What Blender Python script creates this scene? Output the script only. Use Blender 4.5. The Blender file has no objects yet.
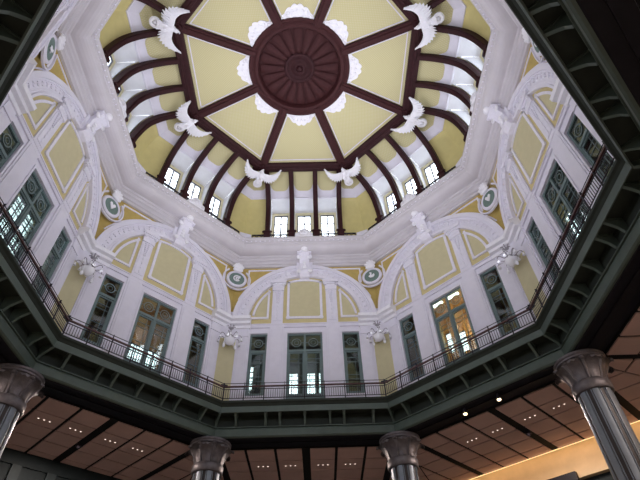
import bpy, math, random
from mathutils import Vector, Matrix
random.seed(7)
PI = math.pi
T = math.tan(PI/8)
CS = math.cos(PI/8)
H = 1.6                      # eye height above the hall floor; heights below are measured from the eye
sc = bpy.context.scene
col = sc.collection

# ------------------------------------------------------------------ materials
def new_mat(name):
    m = bpy.data.materials.new(name); m.use_nodes = True
    return m, m.node_tree.nodes, m.node_tree.links
def mat(name, c, rough=0.6, metal=0.0, var=0.06, scale=3.0, bump=0.0, emit=None, es=0.0):
    m, N, L = new_mat(name)
    b = N['Principled BSDF']
    b.inputs['Roughness'].default_value = rough
    b.inputs['Metallic'].default_value = metal
    if max(c) < 0.06 and not metal: b.inputs['Specular IOR Level'].default_value = 0.2
    tc = N.new('ShaderNodeTexCoord'); no = N.new('ShaderNodeTexNoise')
    no.inputs['Scale'].default_value = scale; no.inputs['Detail'].default_value = 4
    L.new(tc.outputs['Object'], no.inputs['Vector'])
    cr = N.new('ShaderNodeValToRGB')
    cr.color_ramp.elements[0].position = 0.3; cr.color_ramp.elements[1].position = 0.7
    cr.color_ramp.elements[0].color = tuple(x*(1-var) for x in c)+(1,)
    cr.color_ramp.elements[1].color = tuple(min(1, x*(1+var)) for x in c)+(1,)
    L.new(no.outputs['Fac'], cr.inputs['Fac']); L.new(cr.outputs['Color'], b.inputs['Base Color'])
    if bump:
        bp = N.new('ShaderNodeBump'); bp.inputs['Strength'].default_value = bump; bp.inputs['Distance'].default_value = 0.03
        n2 = N.new('ShaderNodeTexNoise'); n2.inputs['Scale'].default_value = scale*6; L.new(tc.outputs['Object'], n2.inputs['Vector'])
        L.new(n2.outputs['Fac'], bp.inputs['Height']); L.new(bp.outputs['Normal'], b.inputs['Normal'])
    if emit:
        b.inputs['Emission Color'].default_value = emit+(1,); b.inputs['Emission Strength'].default_value = es
    return m
def lattice(name, c, c2, k=26.0):
    """painted fabric-like diamond lattice"""
    m, N, L = new_mat(name); b = N['Principled BSDF']; b.inputs['Roughness'].default_value = 0.7
    tc = N.new('ShaderNodeTexCoord'); sp = N.new('ShaderNodeSeparateXYZ'); L.new(tc.outputs['Object'], sp.inputs[0])
    def mth(op, a, b2=None):
        n = N.new('ShaderNodeMath'); n.operation = op
        for i, x in enumerate((a, b2)):
            if x is None: continue
            if isinstance(x, (int, float)): n.inputs[i].default_value = x
            else: L.new(x, n.inputs[i])
        return n.outputs[0]
    yz = mth('ADD', sp.outputs['Y'], sp.outputs['Z'])
    s = mth('MULTIPLY', mth('ADD', sp.outputs['X'], yz), k); d = mth('MULTIPLY', mth('SUBTRACT', sp.outputs['X'], yz), k)
    mx = mth('MAXIMUM', mth('ABSOLUTE', mth('SINE', s)), mth('ABSOLUTE', mth('SINE', d)))
    f = mth('POWER', mx, 6.0)
    mix = N.new('ShaderNodeMix'); mix.data_type = 'RGBA'
    mix.inputs['A'].default_value = c2+(1,); mix.inputs['B'].default_value = c+(1,)
    L.new(f, mix.inputs['Factor']); L.new(mix.outputs['Result'], b.inputs['Base Color'])
    return m
def emis(name, c, s):
    m, N, L = new_mat(name); N.remove(N['Principled BSDF'])
    e = N.new('ShaderNodeEmission'); e.inputs['Color'].default_value = c+(1,); e.inputs['Strength'].default_value = s
    L.new(e.outputs[0], N['Material Output'].inputs[0]); return m
def glass(name, tint, ior=1.5):
    m, N, L = new_mat(name); N.remove(N['Principled BSDF'])
    t = N.new('ShaderNodeBsdfTransparent'); t.inputs[0].default_value = tint+(1,)
    g = N.new('ShaderNodeBsdfGlossy'); g.inputs['Roughness'].default_value = 0.03
    lw = N.new('ShaderNodeLayerWeight'); lw.inputs['Blend'].default_value = 0.5
    pw = N.new('ShaderNodeMath'); pw.operation = 'POWER'; L.new(lw.outputs['Facing'], pw.inputs[0]); pw.inputs[1].default_value = 4.0
    fr = N.new('ShaderNodeMath'); fr.operation = 'MULTIPLY_ADD'; L.new(pw.outputs[0], fr.inputs[0]); fr.inputs[1].default_value = 0.8; fr.inputs[2].default_value = 0.09 if ior > 1.4 else 0.02
    mx = N.new('ShaderNodeMixShader'); L.new(fr.outputs[0], mx.inputs[0]); L.new(t.outputs[0], mx.inputs[1]); L.new(g.outputs[0], mx.inputs[2])
    L.new(mx.outputs[0], N['Material Output'].inputs[0]); return m

M = dict(
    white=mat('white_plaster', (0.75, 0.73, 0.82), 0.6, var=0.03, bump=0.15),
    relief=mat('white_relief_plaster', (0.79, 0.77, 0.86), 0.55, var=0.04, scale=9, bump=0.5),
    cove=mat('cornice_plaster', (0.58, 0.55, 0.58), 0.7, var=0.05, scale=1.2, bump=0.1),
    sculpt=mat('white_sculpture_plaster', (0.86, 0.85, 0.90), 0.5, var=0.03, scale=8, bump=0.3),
    panel=mat('khaki_yellow_paint', (0.56, 0.51, 0.31), 0.65, var=0.04),
    border=mat('golden_border_paint', (0.59, 0.50, 0.25), 0.65, var=0.05),
    ochre=mat('ochre_gold_paint', (0.50, 0.37, 0.11), 0.55, var=0.08),
    dome=lattice('dome_yellow_lattice', (0.53, 0.48, 0.23), (0.60, 0.55, 0.34)),
    domelow=mat('dome_yellow_plain', (0.64, 0.56, 0.24), 0.7, var=0.04),
    brown=mat('dark_brown_wood', (0.034, 0.009, 0.011), 0.6, var=0.2, scale=5),
    rose=mat('rosette_brown', (0.048, 0.013, 0.014), 0.6, var=0.15, scale=6),
    soffit=mat('dormer_white', (0.80, 0.80, 0.84), 0.7, var=0.03),
    sill=mat('pale_yellow_frame', (0.76, 0.70, 0.45), 0.6, var=0.04),
    frame=mat('green_window_frame', (0.13, 0.185, 0.185), 0.5, var=0.08),
    dframe=mat('white_window_frame', (0.10, 0.10, 0.13), 0.5, var=0.04),
    glass=glass('window_glass', (0.62, 0.70, 0.67)),
    clear=glass('clear_glass', (0.95, 0.97, 0.98), 1.35),
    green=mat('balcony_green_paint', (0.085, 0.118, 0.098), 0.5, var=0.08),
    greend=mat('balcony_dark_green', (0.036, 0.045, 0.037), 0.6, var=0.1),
    black=mat('black_steel', (0.012, 0.011, 0.016), 0.45, var=0.2),
    rail=mat('reddish_wood_handrail', (0.075, 0.024, 0.022), 0.4, var=0.15, scale=8),
    iron=mat('black_iron', (0.03, 0.026, 0.035), 0.4, var=0.1),
    tile=mat('pinkish_ceiling_tile', (0.60, 0.42, 0.38), 0.8, var=0.06, scale=1.1),
    gap=mat('black_ceiling_gap', (0.012, 0.012, 0.013), 0.8, var=0.1),
    capital=mat('bronze_grey_capital', (0.15, 0.135, 0.145), 0.42, metal=0.35, var=0.25, scale=5, bump=0.3),
    shaft=mat('dark_bronze_shaft', (0.035, 0.028, 0.028), 0.45, metal=0.3, var=0.15),
    steel=mat('polished_steel', (0.22, 0.25, 0.29), 0.48, metal=0.7, var=0.06),
    lampmetal=mat('grey_lamp_metal', (0.33, 0.31, 0.34), 0.4, metal=0.4),
    lampglass=mat('white_lamp_glass', (0.93, 0.93, 0.98), 0.25, var=0.01),
    disc=mat('roundel_green', (0.145, 0.215, 0.19), 0.6, var=0.1, scale=10),
    cream=mat('cream_wood_wall', (0.60, 0.44, 0.26), 0.6, var=0.08, scale=1.5),
    darkwall=mat('dark_slate_wall', (0.012, 0.020, 0.023), 0.6, var=0.15),
    slate=mat('slate_pilaster', (0.022, 0.034, 0.038), 0.55, var=0.1),
    floor=mat('stone_floor', (0.30, 0.27, 0.25), 0.35, var=0.08),
    room=mat('room_grey', (0.36, 0.37, 0.34), 0.8, var=0.08),
    roomw=mat('room_warm', (0.55, 0.36, 0.20), 0.8, var=0.1),
    lamp=emis('warm_lamp_lens', (1.0, 0.78, 0.45), 4.0),
    down=emis('downlight_lens', (1.0, 0.84, 0.72), 1.6),
    tube=emis('tube_lamp', (1.0, 0.97, 0.90), 8.0),
    strip=emis('led_strip', (1.0, 0.66, 0.30), 1.6),
)

# ------------------------------------------------------------------ mesh helpers
class MB:
    def __init__(s): s.v = []; s.f = []
    def add(s, vs, fs):
        o = len(s.v); s.v += [tuple(v) for v in vs]; s.f += [tuple(i+o for i in f) for f in fs]; return s
    def box(s, u0, u1, a0, a1, z0, z1):
        return s.add([(u0,a0,z0),(u1,a0,z0),(u1,a1,z0),(u0,a1,z0),(u0,a0,z1),(u1,a0,z1),(u1,a1,z1),(u0,a1,z1)],
                     [(0,3,2,1),(4,5,6,7),(0,1,5,4),(1,2,6,5),(2,3,7,6),(3,0,4,7)])
    def ext(s, poly, lo, hi, ax):
        """extrude a 2-D polygon; ax = axis of extrusion ('u': poly is (a,z); 'a': (u,z); 'z': (u,a))"""
        def p(q, t): return {'u': (t, q[0], q[1]), 'a': (q[0], t, q[1]), 'z': (q[0], q[1], t)}[ax]
        n = len(poly)
        vs = [p(q, lo) for q in poly]+[p(q, hi) for q in poly]
        fs = [tuple(range(n)), tuple(range(2*n-1, n-1, -1))]+[(i, i+n, (i+1) % n+n, (i+1) % n) for i in range(n)]
        return s.add(vs, fs)
    def arc(s, cu, cz, r0, r1, t0, t1, a0, a1, n=40):
        vs = []
        for i in range(n+1):
            t = t0+(t1-t0)*i/n; c, d = math.cos(t), math.sin(t)
            for r, a in ((r0, a0), (r1, a0), (r1, a1), (r0, a1)): vs.append((cu+r*c, a, cz+r*d))
        fs = [(0,1,2,3), tuple(4*n+k for k in (3,2,1,0))]
        full = abs(abs(t1-t0)-2*PI) < 1e-6
        if full: fs = []
        for i in range(n):
            b = 4*i
            for k in range(4): fs.append((b+k, b+(k+1) % 4, b+4+(k+1) % 4, b+4+k))
        return s.add(vs, fs)
    def ring(s, prof, closed=True):
        """octagonal ring swept from profile points (apothem, z), mitred at the corners"""
        n = len(prof); vs = []
        for k in range(8):
            t = math.radians(22.5+45*k)
            for a, z in prof: vs.append((a/CS*math.sin(t), a/CS*math.cos(t), z))
        fs = []
        for k in range(8):
            k2 = (k+1) % 8
            for i in range(n if closed else n-1):
                j = (i+1) % n; fs.append((k*n+i, k2*n+i, k2*n+j, k*n+j))
        return s.add(vs, fs)
    def miter(s, prof, u0, sign):
        """closed profile (a,z) run from u0 to the mitre line of the octagon"""
        n = len(prof)
        vs = [(sign*u0, a, z) for a, z in prof]+[(sign*a*T, a, z) for a, z in prof]
        fs = [tuple(range(n)), tuple(range(2*n-1, n-1, -1))]+[(i, i+n, (i+1) % n+n, (i+1) % n) for i in range(n)]
        return s.add(vs, fs)
    def lathe(s, prof, c=(0,0,0), n=32, axis='z', mod=None):
        vs = []
        for i in range(n):
            t = 2*PI*i/n
            for r, h in prof:
                rr, hh = (r, h) if mod is None else mod(r, h, t)
                x, y = rr*math.cos(t), rr*math.sin(t)
                vs.append((c[0]+x, c[1]+y, c[2]+hh) if axis == 'z' else (c[0]+x, c[1]+hh, c[2]+y))
        m = len(prof)
        fs = [(i*m+j, ((i+1) % n)*m+j, ((i+1) % n)*m+j+1, i*m+j+1) for i in range(n) for j in range(m-1)]
        return s.add(vs, fs)
    def tube(s, pts, r, n=8, taper=None):
        pts = [Vector(p) for p in pts]; up = Vector((0.13, 0.21, 1)).normalized(); vs = []
        for i, p in enumerate(pts):
            d = (pts[min(i+1, len(pts)-1)]-pts[max(i-1, 0)]).normalized()
            x = d.cross(up); x = x.normalized() if x.length > 1e-3 else Vector((1,0,0)); y = d.cross(x)
            rr = r if taper is None else taper[i]
            for k in range(n):
                t = 2*PI*k/n; vs.append(p+x*rr*math.cos(t)+y*rr*math.sin(t))
        m = len(pts)
        fs = [(i*n+k, i*n+(k+1) % n, (i+1)*n+(k+1) % n, (i+1)*n+k) for i in range(m-1) for k in range(n)]
        fs += [tuple(range(n-1, -1, -1)), tuple((m-1)*n+k for k in range(n))]
        return s.add(vs, fs)
    def ball(s, c, r, n=12, m=8):
        rx, ry, rz = r if isinstance(r, tuple) else (r, r, r); vs = []; fs = []
        for j in range(m+1):
            p = PI*j/m
            for i in range(n):
                t = 2*PI*i/n; vs.append((c[0]+rx*math.sin(p)*math.cos(t), c[1]+ry*math.sin(p)*math.sin(t), c[2]+rz*math.cos(p)))
        fs = [(j*n+i, j*n+(i+1) % n, (j+1)*n+(i+1) % n, (j+1)*n+i) for j in range(m) for i in range(n)]
        return s.add(vs, fs)
def catmull(pts, k=5):
    out = []
    for i in range(len(pts)-1):
        p0 = pts[max(i-1, 0)]; p1 = pts[i]; p2 = pts[i+1]; p3 = pts[min(i+2, len(pts)-1)]
        for j in range(k):
            t = j/k
            out.append(tuple(0.5*((2*b)+(-a+c)*t+(2*a-5*b+4*c-d)*t*t+(-a+3*b-3*c+d)*t**3) for a, b, c, d in zip(p0, p1, p2, p3)))
    out.append(pts[-1]); return out

def rotz(p, az):
    t = math.radians(az); c, s_ = math.cos(t), math.sin(t)
    return (p[0]*c+p[1]*s_, -p[0]*s_+p[1]*c, p[2])
def tag(o, label=None, cat=None, group=None, kind=None):
    for k, v in (('label', label), ('category', cat), ('group', group), ('kind', kind)):
        if v: o[k] = v
    return o
def obj(name, mb, m, parent=None, base=(0,0,0), az=0.0, smooth=False, bevel=0.0, topz=H):
    """mesh object; vertices are written in frame coordinates and stored relative to base"""
    me = bpy.data.meshes.new(name)
    me.from_pydata([(x-base[0], y-base[1], z-base[2]) for x, y, z in mb.v], [], mb.f)
    me.materials.append(M[m] if isinstance(m, str) else m); me.validate(); me.update()
    import bmesh
    b = bmesh.new(); b.from_mesh(me); bmesh.ops.remove_doubles(b, verts=b.verts, dist=1e-5)
    bmesh.ops.recalc_face_normals(b, faces=b.faces); b.to_mesh(me); b.free()
    if smooth:
        for p in me.polygons: p.use_smooth = True
        me.set_sharp_from_angle(angle=math.radians(38))
    o = bpy.data.objects.new(name, me); col.objects.link(o)
    if parent is not None: o.parent = parent
    else:
        p = rotz(base, az); o.location = (p[0], p[1], p[2]+topz); o.rotation_euler = (0, 0, -math.radians(az))
    if bevel:
        md = o.modifiers.new('bevel', 'BEVEL'); md.width = bevel; md.segments = 2; md.limit_method = 'ANGLE'
    return o
def empty(name, base, az=0.0):
    o = bpy.data.objects.new(name, None); col.objects.link(o); o.empty_display_size = 0.2
    p = rotz(base, az); o.location = (p[0], p[1], p[2]+H); o.rotation_euler = (0, 0, -math.radians(az)); return o
def copy_tree(o, parent=None, keep=None):
    c = o.copy(); col.objects.link(c)
    if parent is not None: c.parent = parent; c.matrix_parent_inverse = o.matrix_parent_inverse.copy()
    for ch in list(o.children):
        if keep is None or keep(ch): copy_tree(ch, c)
    return c
def place(o, base, az):
    p = rotz(base, az); o.location = (p[0], p[1], p[2]+H); o.rotation_euler = (0, 0, -math.radians(az)); return o

SIDES = {0: 'far', -45: 'far_left', 45: 'far_right', -90: 'left', 90: 'right', -135: 'near_left', 135: 'near_right', 180: 'near'}
def sd(f): return SIDES[f].replace('_', ' ')
CORN = {-22.5: 'between far and far left walls', 22.5: 'between far and far right walls', -67.5: 'between far left and left walls',
        67.5: 'between far right and right walls', -112.5: 'between left and near left walls', 112.5: 'between right and near right walls',
        -157.5: 'between near left and near walls', 157.5: 'between near right and near walls'}

def area(name, loc, target, size, power, color, sy=None, spread=180):
    l = bpy.data.lights.new(name, 'AREA'); l.energy = power; l.color = color; l.size = size
    if sy: l.shape = 'RECTANGLE'; l.size_y = sy
    l.spread = math.radians(spread)
    o = bpy.data.objects.new(name, l); col.objects.link(o); o.location = loc
    o.rotation_euler = (Vector(target)-Vector(loc)).to_track_quat('-Z', 'Y').to_euler(); return o
# ------------------------------------------------------------------ hall walls behind the gallery
A = 10.12
ZS = 16.6                                   # arch springing
def build_wall():
    w = MB()
    us = [-2.97, -2.03, -0.95, 0.95, 2.03, 2.97]; zs = [11.2, 12.05, 15.72, 21.4]
    op = {(0, 1), (4, 1), (2, 0), (2, 1)}
    for i in range(5):
        for j in range(3):
            if (i, j) not in op: w.box(us[i], us[i+1], A, A+0.3, zs[j], zs[j+1])
    for s in (-1, 1):
        w.ext([(s*2.97, A), (s*A*T, A), (s*(A+.3)*T, A+.3), (s*2.97, A+.3)], 11.2, 21.4, 'z')
    base = (0, A, 11.2)
    root = obj('wall', w, 'white', None, base)
    P = lambda n, mb, m, **k: obj(n, mb, m, root, base, **k)
    # yellow tympanum inside the arch
    t = MB(); pts = [(3.3*math.cos(PI*i/48), 16.6+3.3*math.sin(PI*i/48)) for i in range(49)]
    t.ext([(3.3, 16.33)]+pts+[(-3.3, 16.33)], A-.015, A, 'a'); P('tympanum', t, 'border')
    # centre panel and quarter panels
    def arcpts(r, u0, u1, n=14): return [(u0+(u1-u0)*i/n, 16.6+math.sqrt(r*r-(u0+(u1-u0)*i/n)**2)) for i in range(n+1)]
    c = MB(); c.ext([(-.88, 16.8)]+[(.88, 16.8)]+arcpts(2.92, .88, -.88), A-.025, A-.015, 'a'); P('painted_panel', c, 'panel')
    fr = MB(); fr.box(-1.02, 1.02, A-.08, A, 16.66, 16.8)
    for s in (-1, 1): fr.box(min(s*.88, s*1.02), max(s*.88, s*1.02), A-.08, A, 16.8, 19.42)
    an = math.acos(1.02/3.0); fr.arc(0, 16.6, 2.86, 2.99, PI/2-(PI/2-an), PI/2+(PI/2-an), A-.08, A, 20)
    for s in (-1, 1): fr.arc(s*.93, 16.75, .05, .12, 0, 2*PI, A-.085, A-.01, 12)
    P('panel_frame', fr, 'relief')
    for s in (-1, 1):
        q = MB(); n = 14; u0, u1 = 2.14, 2.86
        lower = [(s*u0, 16.82), (s*u1, 16.82)]
        q.ext(lower+[(s*(u1+(u0-u1)*i/n), 16.6+math.sqrt(2.9**2-(u1+(u0-u1)*i/n)**2)) for i in range(n+1)], A-.025, A-.015, 'a')
        P('painted_panel', q, 'panel')
        g = MB(); g.box(min(s*2.03, s*3.0), max(s*2.03, s*3.0), A-.08, A, 16.69, 16.81)
        g.box(min(s*2.03, s*2.14), max(s*2.03, s*2.14), A-.08, A, 16.81, 18.78)
        aa0 = math.acos(2.95/2.97); aa1 = math.acos(2.05/2.97)
        t0, t1 = (aa0, aa1) if s > 0 else (PI-aa0, PI-aa1)
        g.arc(0, 16.6, 2.86, 2.98, t0, t1, A-.08, A, 16)
        P('panel_frame', g, 'relief')
    # arch: raised rims and an ornamented band
    P('arch_band', MB().arc(0, ZS, 3.3, 3.85, 0, PI, A-.12, A, 56), 'white')
    rim = MB(); rim.arc(0, ZS, 3.8, 4.06, 0, PI, A-.24, A, 56); rim.arc(0, ZS, 3.72, 3.82, 0, PI, A-.17, A, 56)
    P('arch_outer_rim', rim, 'white', bevel=.02)
    rim = MB(); rim.arc(0, ZS, 3.14, 3.26, 0, PI, A-.2, A, 56); rim.arc(0, ZS, 3.24, 3.36, 0, PI, A-.14, A, 56)
    P('arch_inner_rim', rim, 'relief', bevel=.02)
    orn = MB()
    for i in range(34):
        t = PI*(i+.5)/34
        if abs(t-PI/2) < .12: continue
        for r, q in ((3.54, .075), (3.66, .035)): orn.ball((r*math.cos(t), A-.13, ZS+r*math.sin(t)), (q, .05, q), 8, 5)
    P('arch_ornament', orn, 'relief', smooth=True)
    # main pilasters
    for s in (-1, 1):
        lo = MB(); x = s*1.55
        lo.box(x-.38, x+.38, A-.07, A, 11.3, 16.3); lo.box(x-.29, x+.29, A-.1, A-.07, 11.5, 16.0)
        up = MB(); up.box(x-.32, x+.32, A-.09, A, 16.33, 19.15); up.box(x-.24, x+.24, A-.12, A-.09, 16.5, 18.9)
        P('pilaster', lo.add(up.v, up.f), 'white', bevel=.012)
        o = MB()
        o.box(x-.42, x+.42, A-.2, A, 19.12, 19.24); o.box(x-.36, x+.36, A-.16, A, 19.0, 19.12); o.box(x-.47, x+.47, A-.26, A, 19.24, 19.42)
        o.box(x-.34, x+.34, A-.18, A, 18.7, 19.0)
        for k in range(7):
            z = 18.6-.13*k; r = .12-.012*k
            for d in (-1, 1): o.ball((x+d*r*.8, A-.13, z), (r*.75, .06, .07), 8, 5)
        for d in (-1, 1): o.ball((x+d*.3, A-.22, 19.06), (.09, .08, .09), 8, 6)
        for k in range(4): o.ball((x, A-.12, 17.6-.3*k), (.05, .04, .12), 8, 5)
        P('pilaster_capital', o, 'relief', smooth=True)
    # outer pilasters with entablature blocks running into the corners
    for s in (-1, 1):
        p = MB(); a0, a1 = sorted((s*3.06, s*3.62)); p.box(a0, a1, A-.08, A, 11.3, 16.05); p.box(a0+.09, a1-.09, A-.105, A-.08, 11.5, 15.35)
        p.box(a0-.03, a1+.02, A-.13, A, 15.5, 15.58)
        P('corner_pilaster', p, 'white', bevel=.01)
        e = MB(); e.miter([(A, 16.02), (A-.14, 16.02), (A-.17, 16.18), (A-.34, 16.22), (A-.36, 16.36), (A-.52, 16.42), (A-.55, 16.6), (A-.4, 16.7), (A, 16.72)], 2.98, s)
        P('entablature_block', e, 'sculpt')
    fz = MB(); fz.box(-3.0, 3.0, A-.05, A, 16.12, 16.3); fz.box(-3.0, 3.0, A-.09, A, 16.28, 16.34); fz.box(-3.0, 3.0, A-.075, A, 16.08, 16.13)
    for i in range(40):
        u = -1.1+2.2*i/39; fz.box(u-.018, u+.018, A-.065, A-.05, 16.15, 16.26)
    P('frieze', fz, 'white')
    # window casings
    cs = MB()
    for u0, u1, z0 in ((-.95, .95, 11.3), (-2.97, -2.03, 12.05), (2.03, 2.97, 12.05)):
        cs.box(u0-.09, u0, A-.035, A, z0, 15.81); cs.box(u1, u1+.09, A-.035, A, z0, 15.81); cs.box(u0, u1, A-.035, A, 15.72, 15.81)
    P('window_casing', cs, 'white')
    # spandrels
    for s in (-1, 1):
        sp = MB(); n = 24; arc_ = []
        for i in range(n+1):
            t = math.radians(82)-math.radians(82-10)*i/n; arc_.append((s*4.0*math.cos(t), ZS+4.0*math.sin(t)))
        ue = A*T
        sp.ext(arc_+[(s*ue, ZS+4.0*math.sin(math.radians(10))), (s*ue, 20.72), (s*.556, 20.72)], A-.015, A, 'a')
        P('spandrel', sp, 'ochre')
        tr = MB(); q = lambda x0, x1: (min(s*x0, s*x1), max(s*x0, s*x1))
        a0, a1 = q(1.75, 3.45); tr.box(a0, a1, A-.05, A, 20.36, 20.46)
        t0, t1 = math.radians(22), math.radians(66)
        if s < 0: t0, t1 = PI-t0, PI-t1
        tr.arc(0, ZS, 4.12, 4.2, t0, t1, A-.05, A, 24)
        a0, a1 = q(3.36, 3.44); tr.box(a0, a1, A-.05, A, 19.3, 20.4)
        P('spandrel_tracery', tr, 'relief')
    # scrolled keystone with a head-like knob on top
    k = MB()
    prof = [(A, 19.55), (A-.3, 19.6), (A-.46, 19.75), (A-.5, 19.95), (A-.42, 20.15), (A-.45, 20.6), (A-.62, 20.9), (A-.8, 21.1), (A-.85, 21.3), (A-.7, 21.45), (A, 21.45)]
    k.ext(prof, -.3, .3, 'u')
    k.ext([(a_, z_) for a_, z_ in [(A, 19.7), (A-.22, 19.75), (A-.3, 20.2), (A-.3, 20.8), (A, 20.95)]], -.5, .5, 'u')
    k.box(-.44, .44, A-.86, A, 21.12, 21.24)
    P('keystone', k, 'relief', bevel=.03)
    h = MB(); h.ball((0, A-.86, 21.42), (.24, .2, .2)); 
    for s in (-1, 1):
        h.lathe([(0.0, -.05), (.13, -.05), (.15, 0), (.13, .05), (0, .05)], (s*.33, A-.62, 20.95), 16, 'y')
        h.lathe([(0.0, -.05), (.11, -.05), (.13, 0), (.11, .05), (0, .05)], (s*.34, A-.48, 19.9), 16, 'y')
    for z in (20.2, 20.4, 20.6): h.ball((0, A-.47, z), (.16-.02*(z-20.2)*5, .08, .09), 10, 6)
    P('keystone_carving', h, 'sculpt', smooth=True)
    return root
wall0 = build_wall()
for f, s in SIDES.items():
    w = wall0 if f == 0 else copy_tree(wall0, None, (lambda ch: False) if f == 180 else None)
    place(w, (0, A, 11.2), f); w.name = 'wall_'+s
    tag(w, f'white and yellow plaster wall with a big arch on the {sd(f)} side of the hall', 'wall', kind='structure')

# chamfered yellow corner panels
for i, cz in enumerate(CORN):
    c = MB(); R0 = 10.735; c.box(-.53, .53, R0, R0+.05, 11.2, 15.3); o = obj(f'trim_{i+2}', c, 'panel', None, (0, R0, 11.2), cz)
    tag(o, f'tall narrow yellow corner panel {CORN[cz]}', 'wall panel', kind='structure')
    b = MB(); b.box(-.53, -.44, R0-.03, R0, 11.3, 15.3); b.box(.44, .53, R0-.03, R0, 11.3, 15.3); b.box(-.53, .53, R0-.03, R0+.05, 15.3, 16.2); obj('panel_border', b, 'white', o, (0, R0, 11.2))

# ------------------------------------------------------------------ windows and doors in the walls
def build_window(kind):
    a0, a1 = A+.08, A+.17
    if kind == 'door': u0, u1, z0 = -.95, .95, 11.3
    else: u0, u1, z0 = -.47, .47, 12.05
    zt, ztr = 15.72, 14.62
    base = (0, a0, z0); root = empty(kind, base)
    P = lambda n, mb, m, par=root, **k: obj(n, mb, m, par, base, **k)
    f = MB(); j = .1
    f.box(u0, u0+j, a0, a1, z0, zt); f.box(u1-j, u1, a0, a1, z0, zt); f.box(u0+j, u1-j, a0, a1, zt-j, zt); f.box(u0+j, u1-j, a0-.03, a1, ztr-.07, ztr+.07)
    if kind == 'door': f.box(-.055, .055, a0-.02, a1, z0, zt-j)
    f.box(u0+j, u1-j, a0, a1, z0, z0+.1)
    P('frame', f, 'frame')
    cells = [(u0+j, -.055), (.055, u1-j)] if kind == 'door' else [(u0+j, u1-j)]
    for c0, c1 in cells:
        tr = MB(); mid = (c0+c1)/2; r = min((c1-c0)/2, .45)*.62; zc = (ztr+.07+zt-j)/2
        tr.arc(mid, zc, r-.02, r+.02, 0, 2*PI, a0+.02, a0+.05, 24)
        tr.box(c0, mid-r, a0+.02, a0+.05, zc-.015, zc+.015); tr.box(mid+r, c1, a0+.02, a0+.05, zc-.015, zc+.015)
        tr.arc(mid, zc, r*.45, r*.55, 0, 2*PI, a0+.02, a0+.05, 16)
        P('tracery', tr, 'frame')
        s = MB(); b = .07; sz0 = z0+.1; sz1 = ztr-.07
        s.box(c0, c0+b, a0+.02, a0+.07, sz0, sz1); s.box(c1-b, c1, a0+.02, a0+.07, sz0, sz1); s.box(c0+b, c1-b, a0+.02, a0+.07, sz1-b, sz1)
        if kind == 'door': s.box(c0+b, c1-b, a0+.02, a0+.07, sz0, 12.15)
        else: s.box(c0+b, c1-b, a0+.02, a0+.07, sz0, sz0+b)
        for zz in (14.15, 13.9, 13.15, 12.9): s.box(c0+b, c1-b, a0+.03, a0+.055, zz-.013, zz+.013)
        s.box(mid+.12, mid+.14, a0+.03, a0+.055, 12.2, sz1-b)
        P('sash', s, 'frame')
        P('pane', MB().box(c0, c1, a0+.056, a0+.062, z0+.1, zt-j), 'glass')
    return root
door0 = build_window('door'); win0 = build_window('window'); wn = 1
for i, (f, s) in enumerate(SIDES.items()):
    if f == 180: continue
    d = door0 if f == 0 else copy_tree(door0); place(d, (0, A+.08, 11.3), f); d.name = f'door_{i+1}'
    tag(d, f'tall green framed glazed double door in the middle of the {sd(f)} wall', 'door', kind='structure')
    for s2, nm in ((-1, 'left'), (1, 'right')):
        w = win0 if wn == 1 else copy_tree(win0); place(w, (s2*2.5, A+.08, 12.05), f); w.name = f'window_{wn}'; wn += 1
        tag(w, f'narrow green framed window {nm} of the double door on the {sd(f)} wall', 'window', kind='structure')

# rooms behind the gallery doors
def room(f, m, opens, z1=16.3):
    r = MB(); a1 = 12.3; z0 = 11.1
    us = sorted({-4.9, 4.9} | {x for o in opens for x in o[:2]}); zz = sorted({z0, z1} | {x for o in opens for x in o[2:]})
    for i in range(len(us)-1):
        for j in range(len(zz)-1):
            cu, cz = (us[i]+us[i+1])/2, (zz[j]+zz[j+1])/2
            if not any(o[0] < cu < o[1] and o[2] < cz < o[3] for o in opens): r.box(us[i], us[i+1], a1, a1+.15, zz[j], zz[j+1])
    q = [(-(A+.3)*T, A+.3), ((A+.3)*T, A+.3), (a1*T, a1), (-a1*T, a1)]
    r.ext(q, z0, z0+.1, 'z'); r.ext(q, z1-.1, z1, 'z')
    for s in (-1, 1): r.ext([(s*(A+.3)*T, A+.3), (s*(a1+.1)*T, a1+.1), (s*(a1*T-.1), a1+.1), (s*((A+.3)*T-.1), A+.3)], z0, z1, 'z')
    o = obj('wall_behind_'+SIDES[f], r, m, None, (0, A+.3, z0), f)
    if m == 'roomw':  # baffles added to keep the warm lamp's light off the side windows
        q = MB()
        for s in (-1, 1): q.box(s*1.75-.04, s*1.75+.04, A+.3, a1, z0+.1, z1-.1)
        obj('lamp_baffle', q, 'room', o, (0, A+.3, z0))
    tag(o, f'room seen through the glass behind the {sd(f)} wall', 'room', kind='structure')
    g = MB(); pn = MB()
    for u0, u1, a, b in opens:
        n = max(1, round((u1-u0)/.32)); k = max(1, round((b-a)/.42))
        for i in range(n+1): g.box(u0+(u1-u0)*i/n-.02, u0+(u1-u0)*i/n+.02, a1+.03, a1+.08, a, b)
        for i in range(k+1): g.box(u0, u1, a1+.03, a1+.08, a+(b-a)*i/k-.02, a+(b-a)*i/k+.02)
        pn.box(u0, u1, a1+.05, a1+.06, a, b)
    if opens:
        obj('window_bars', g, 'dframe', o, (0, A+.3, z0)); obj('window_glass', pn, 'clear', o, (0, A+.3, z0))
    return o
std = [(-1.12, -.45, 13.3, 14.6), (-.1, .52, 13.3, 14.6), (.72, 1.05, 13.3, 14.6), (-3.45, -2.95, 13.6, 15.1)]
room(0, 'room', std)
room(45, 'roomw', [(-1.65, -1.3, 14.0, 15.2), (-.95, -.5, 13.7, 14.9)])
room(-45, 'roomw', [(-.6, 1.6, 13.2, 14.4), (1.9, 2.3, 13.2, 14.4)])
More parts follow.
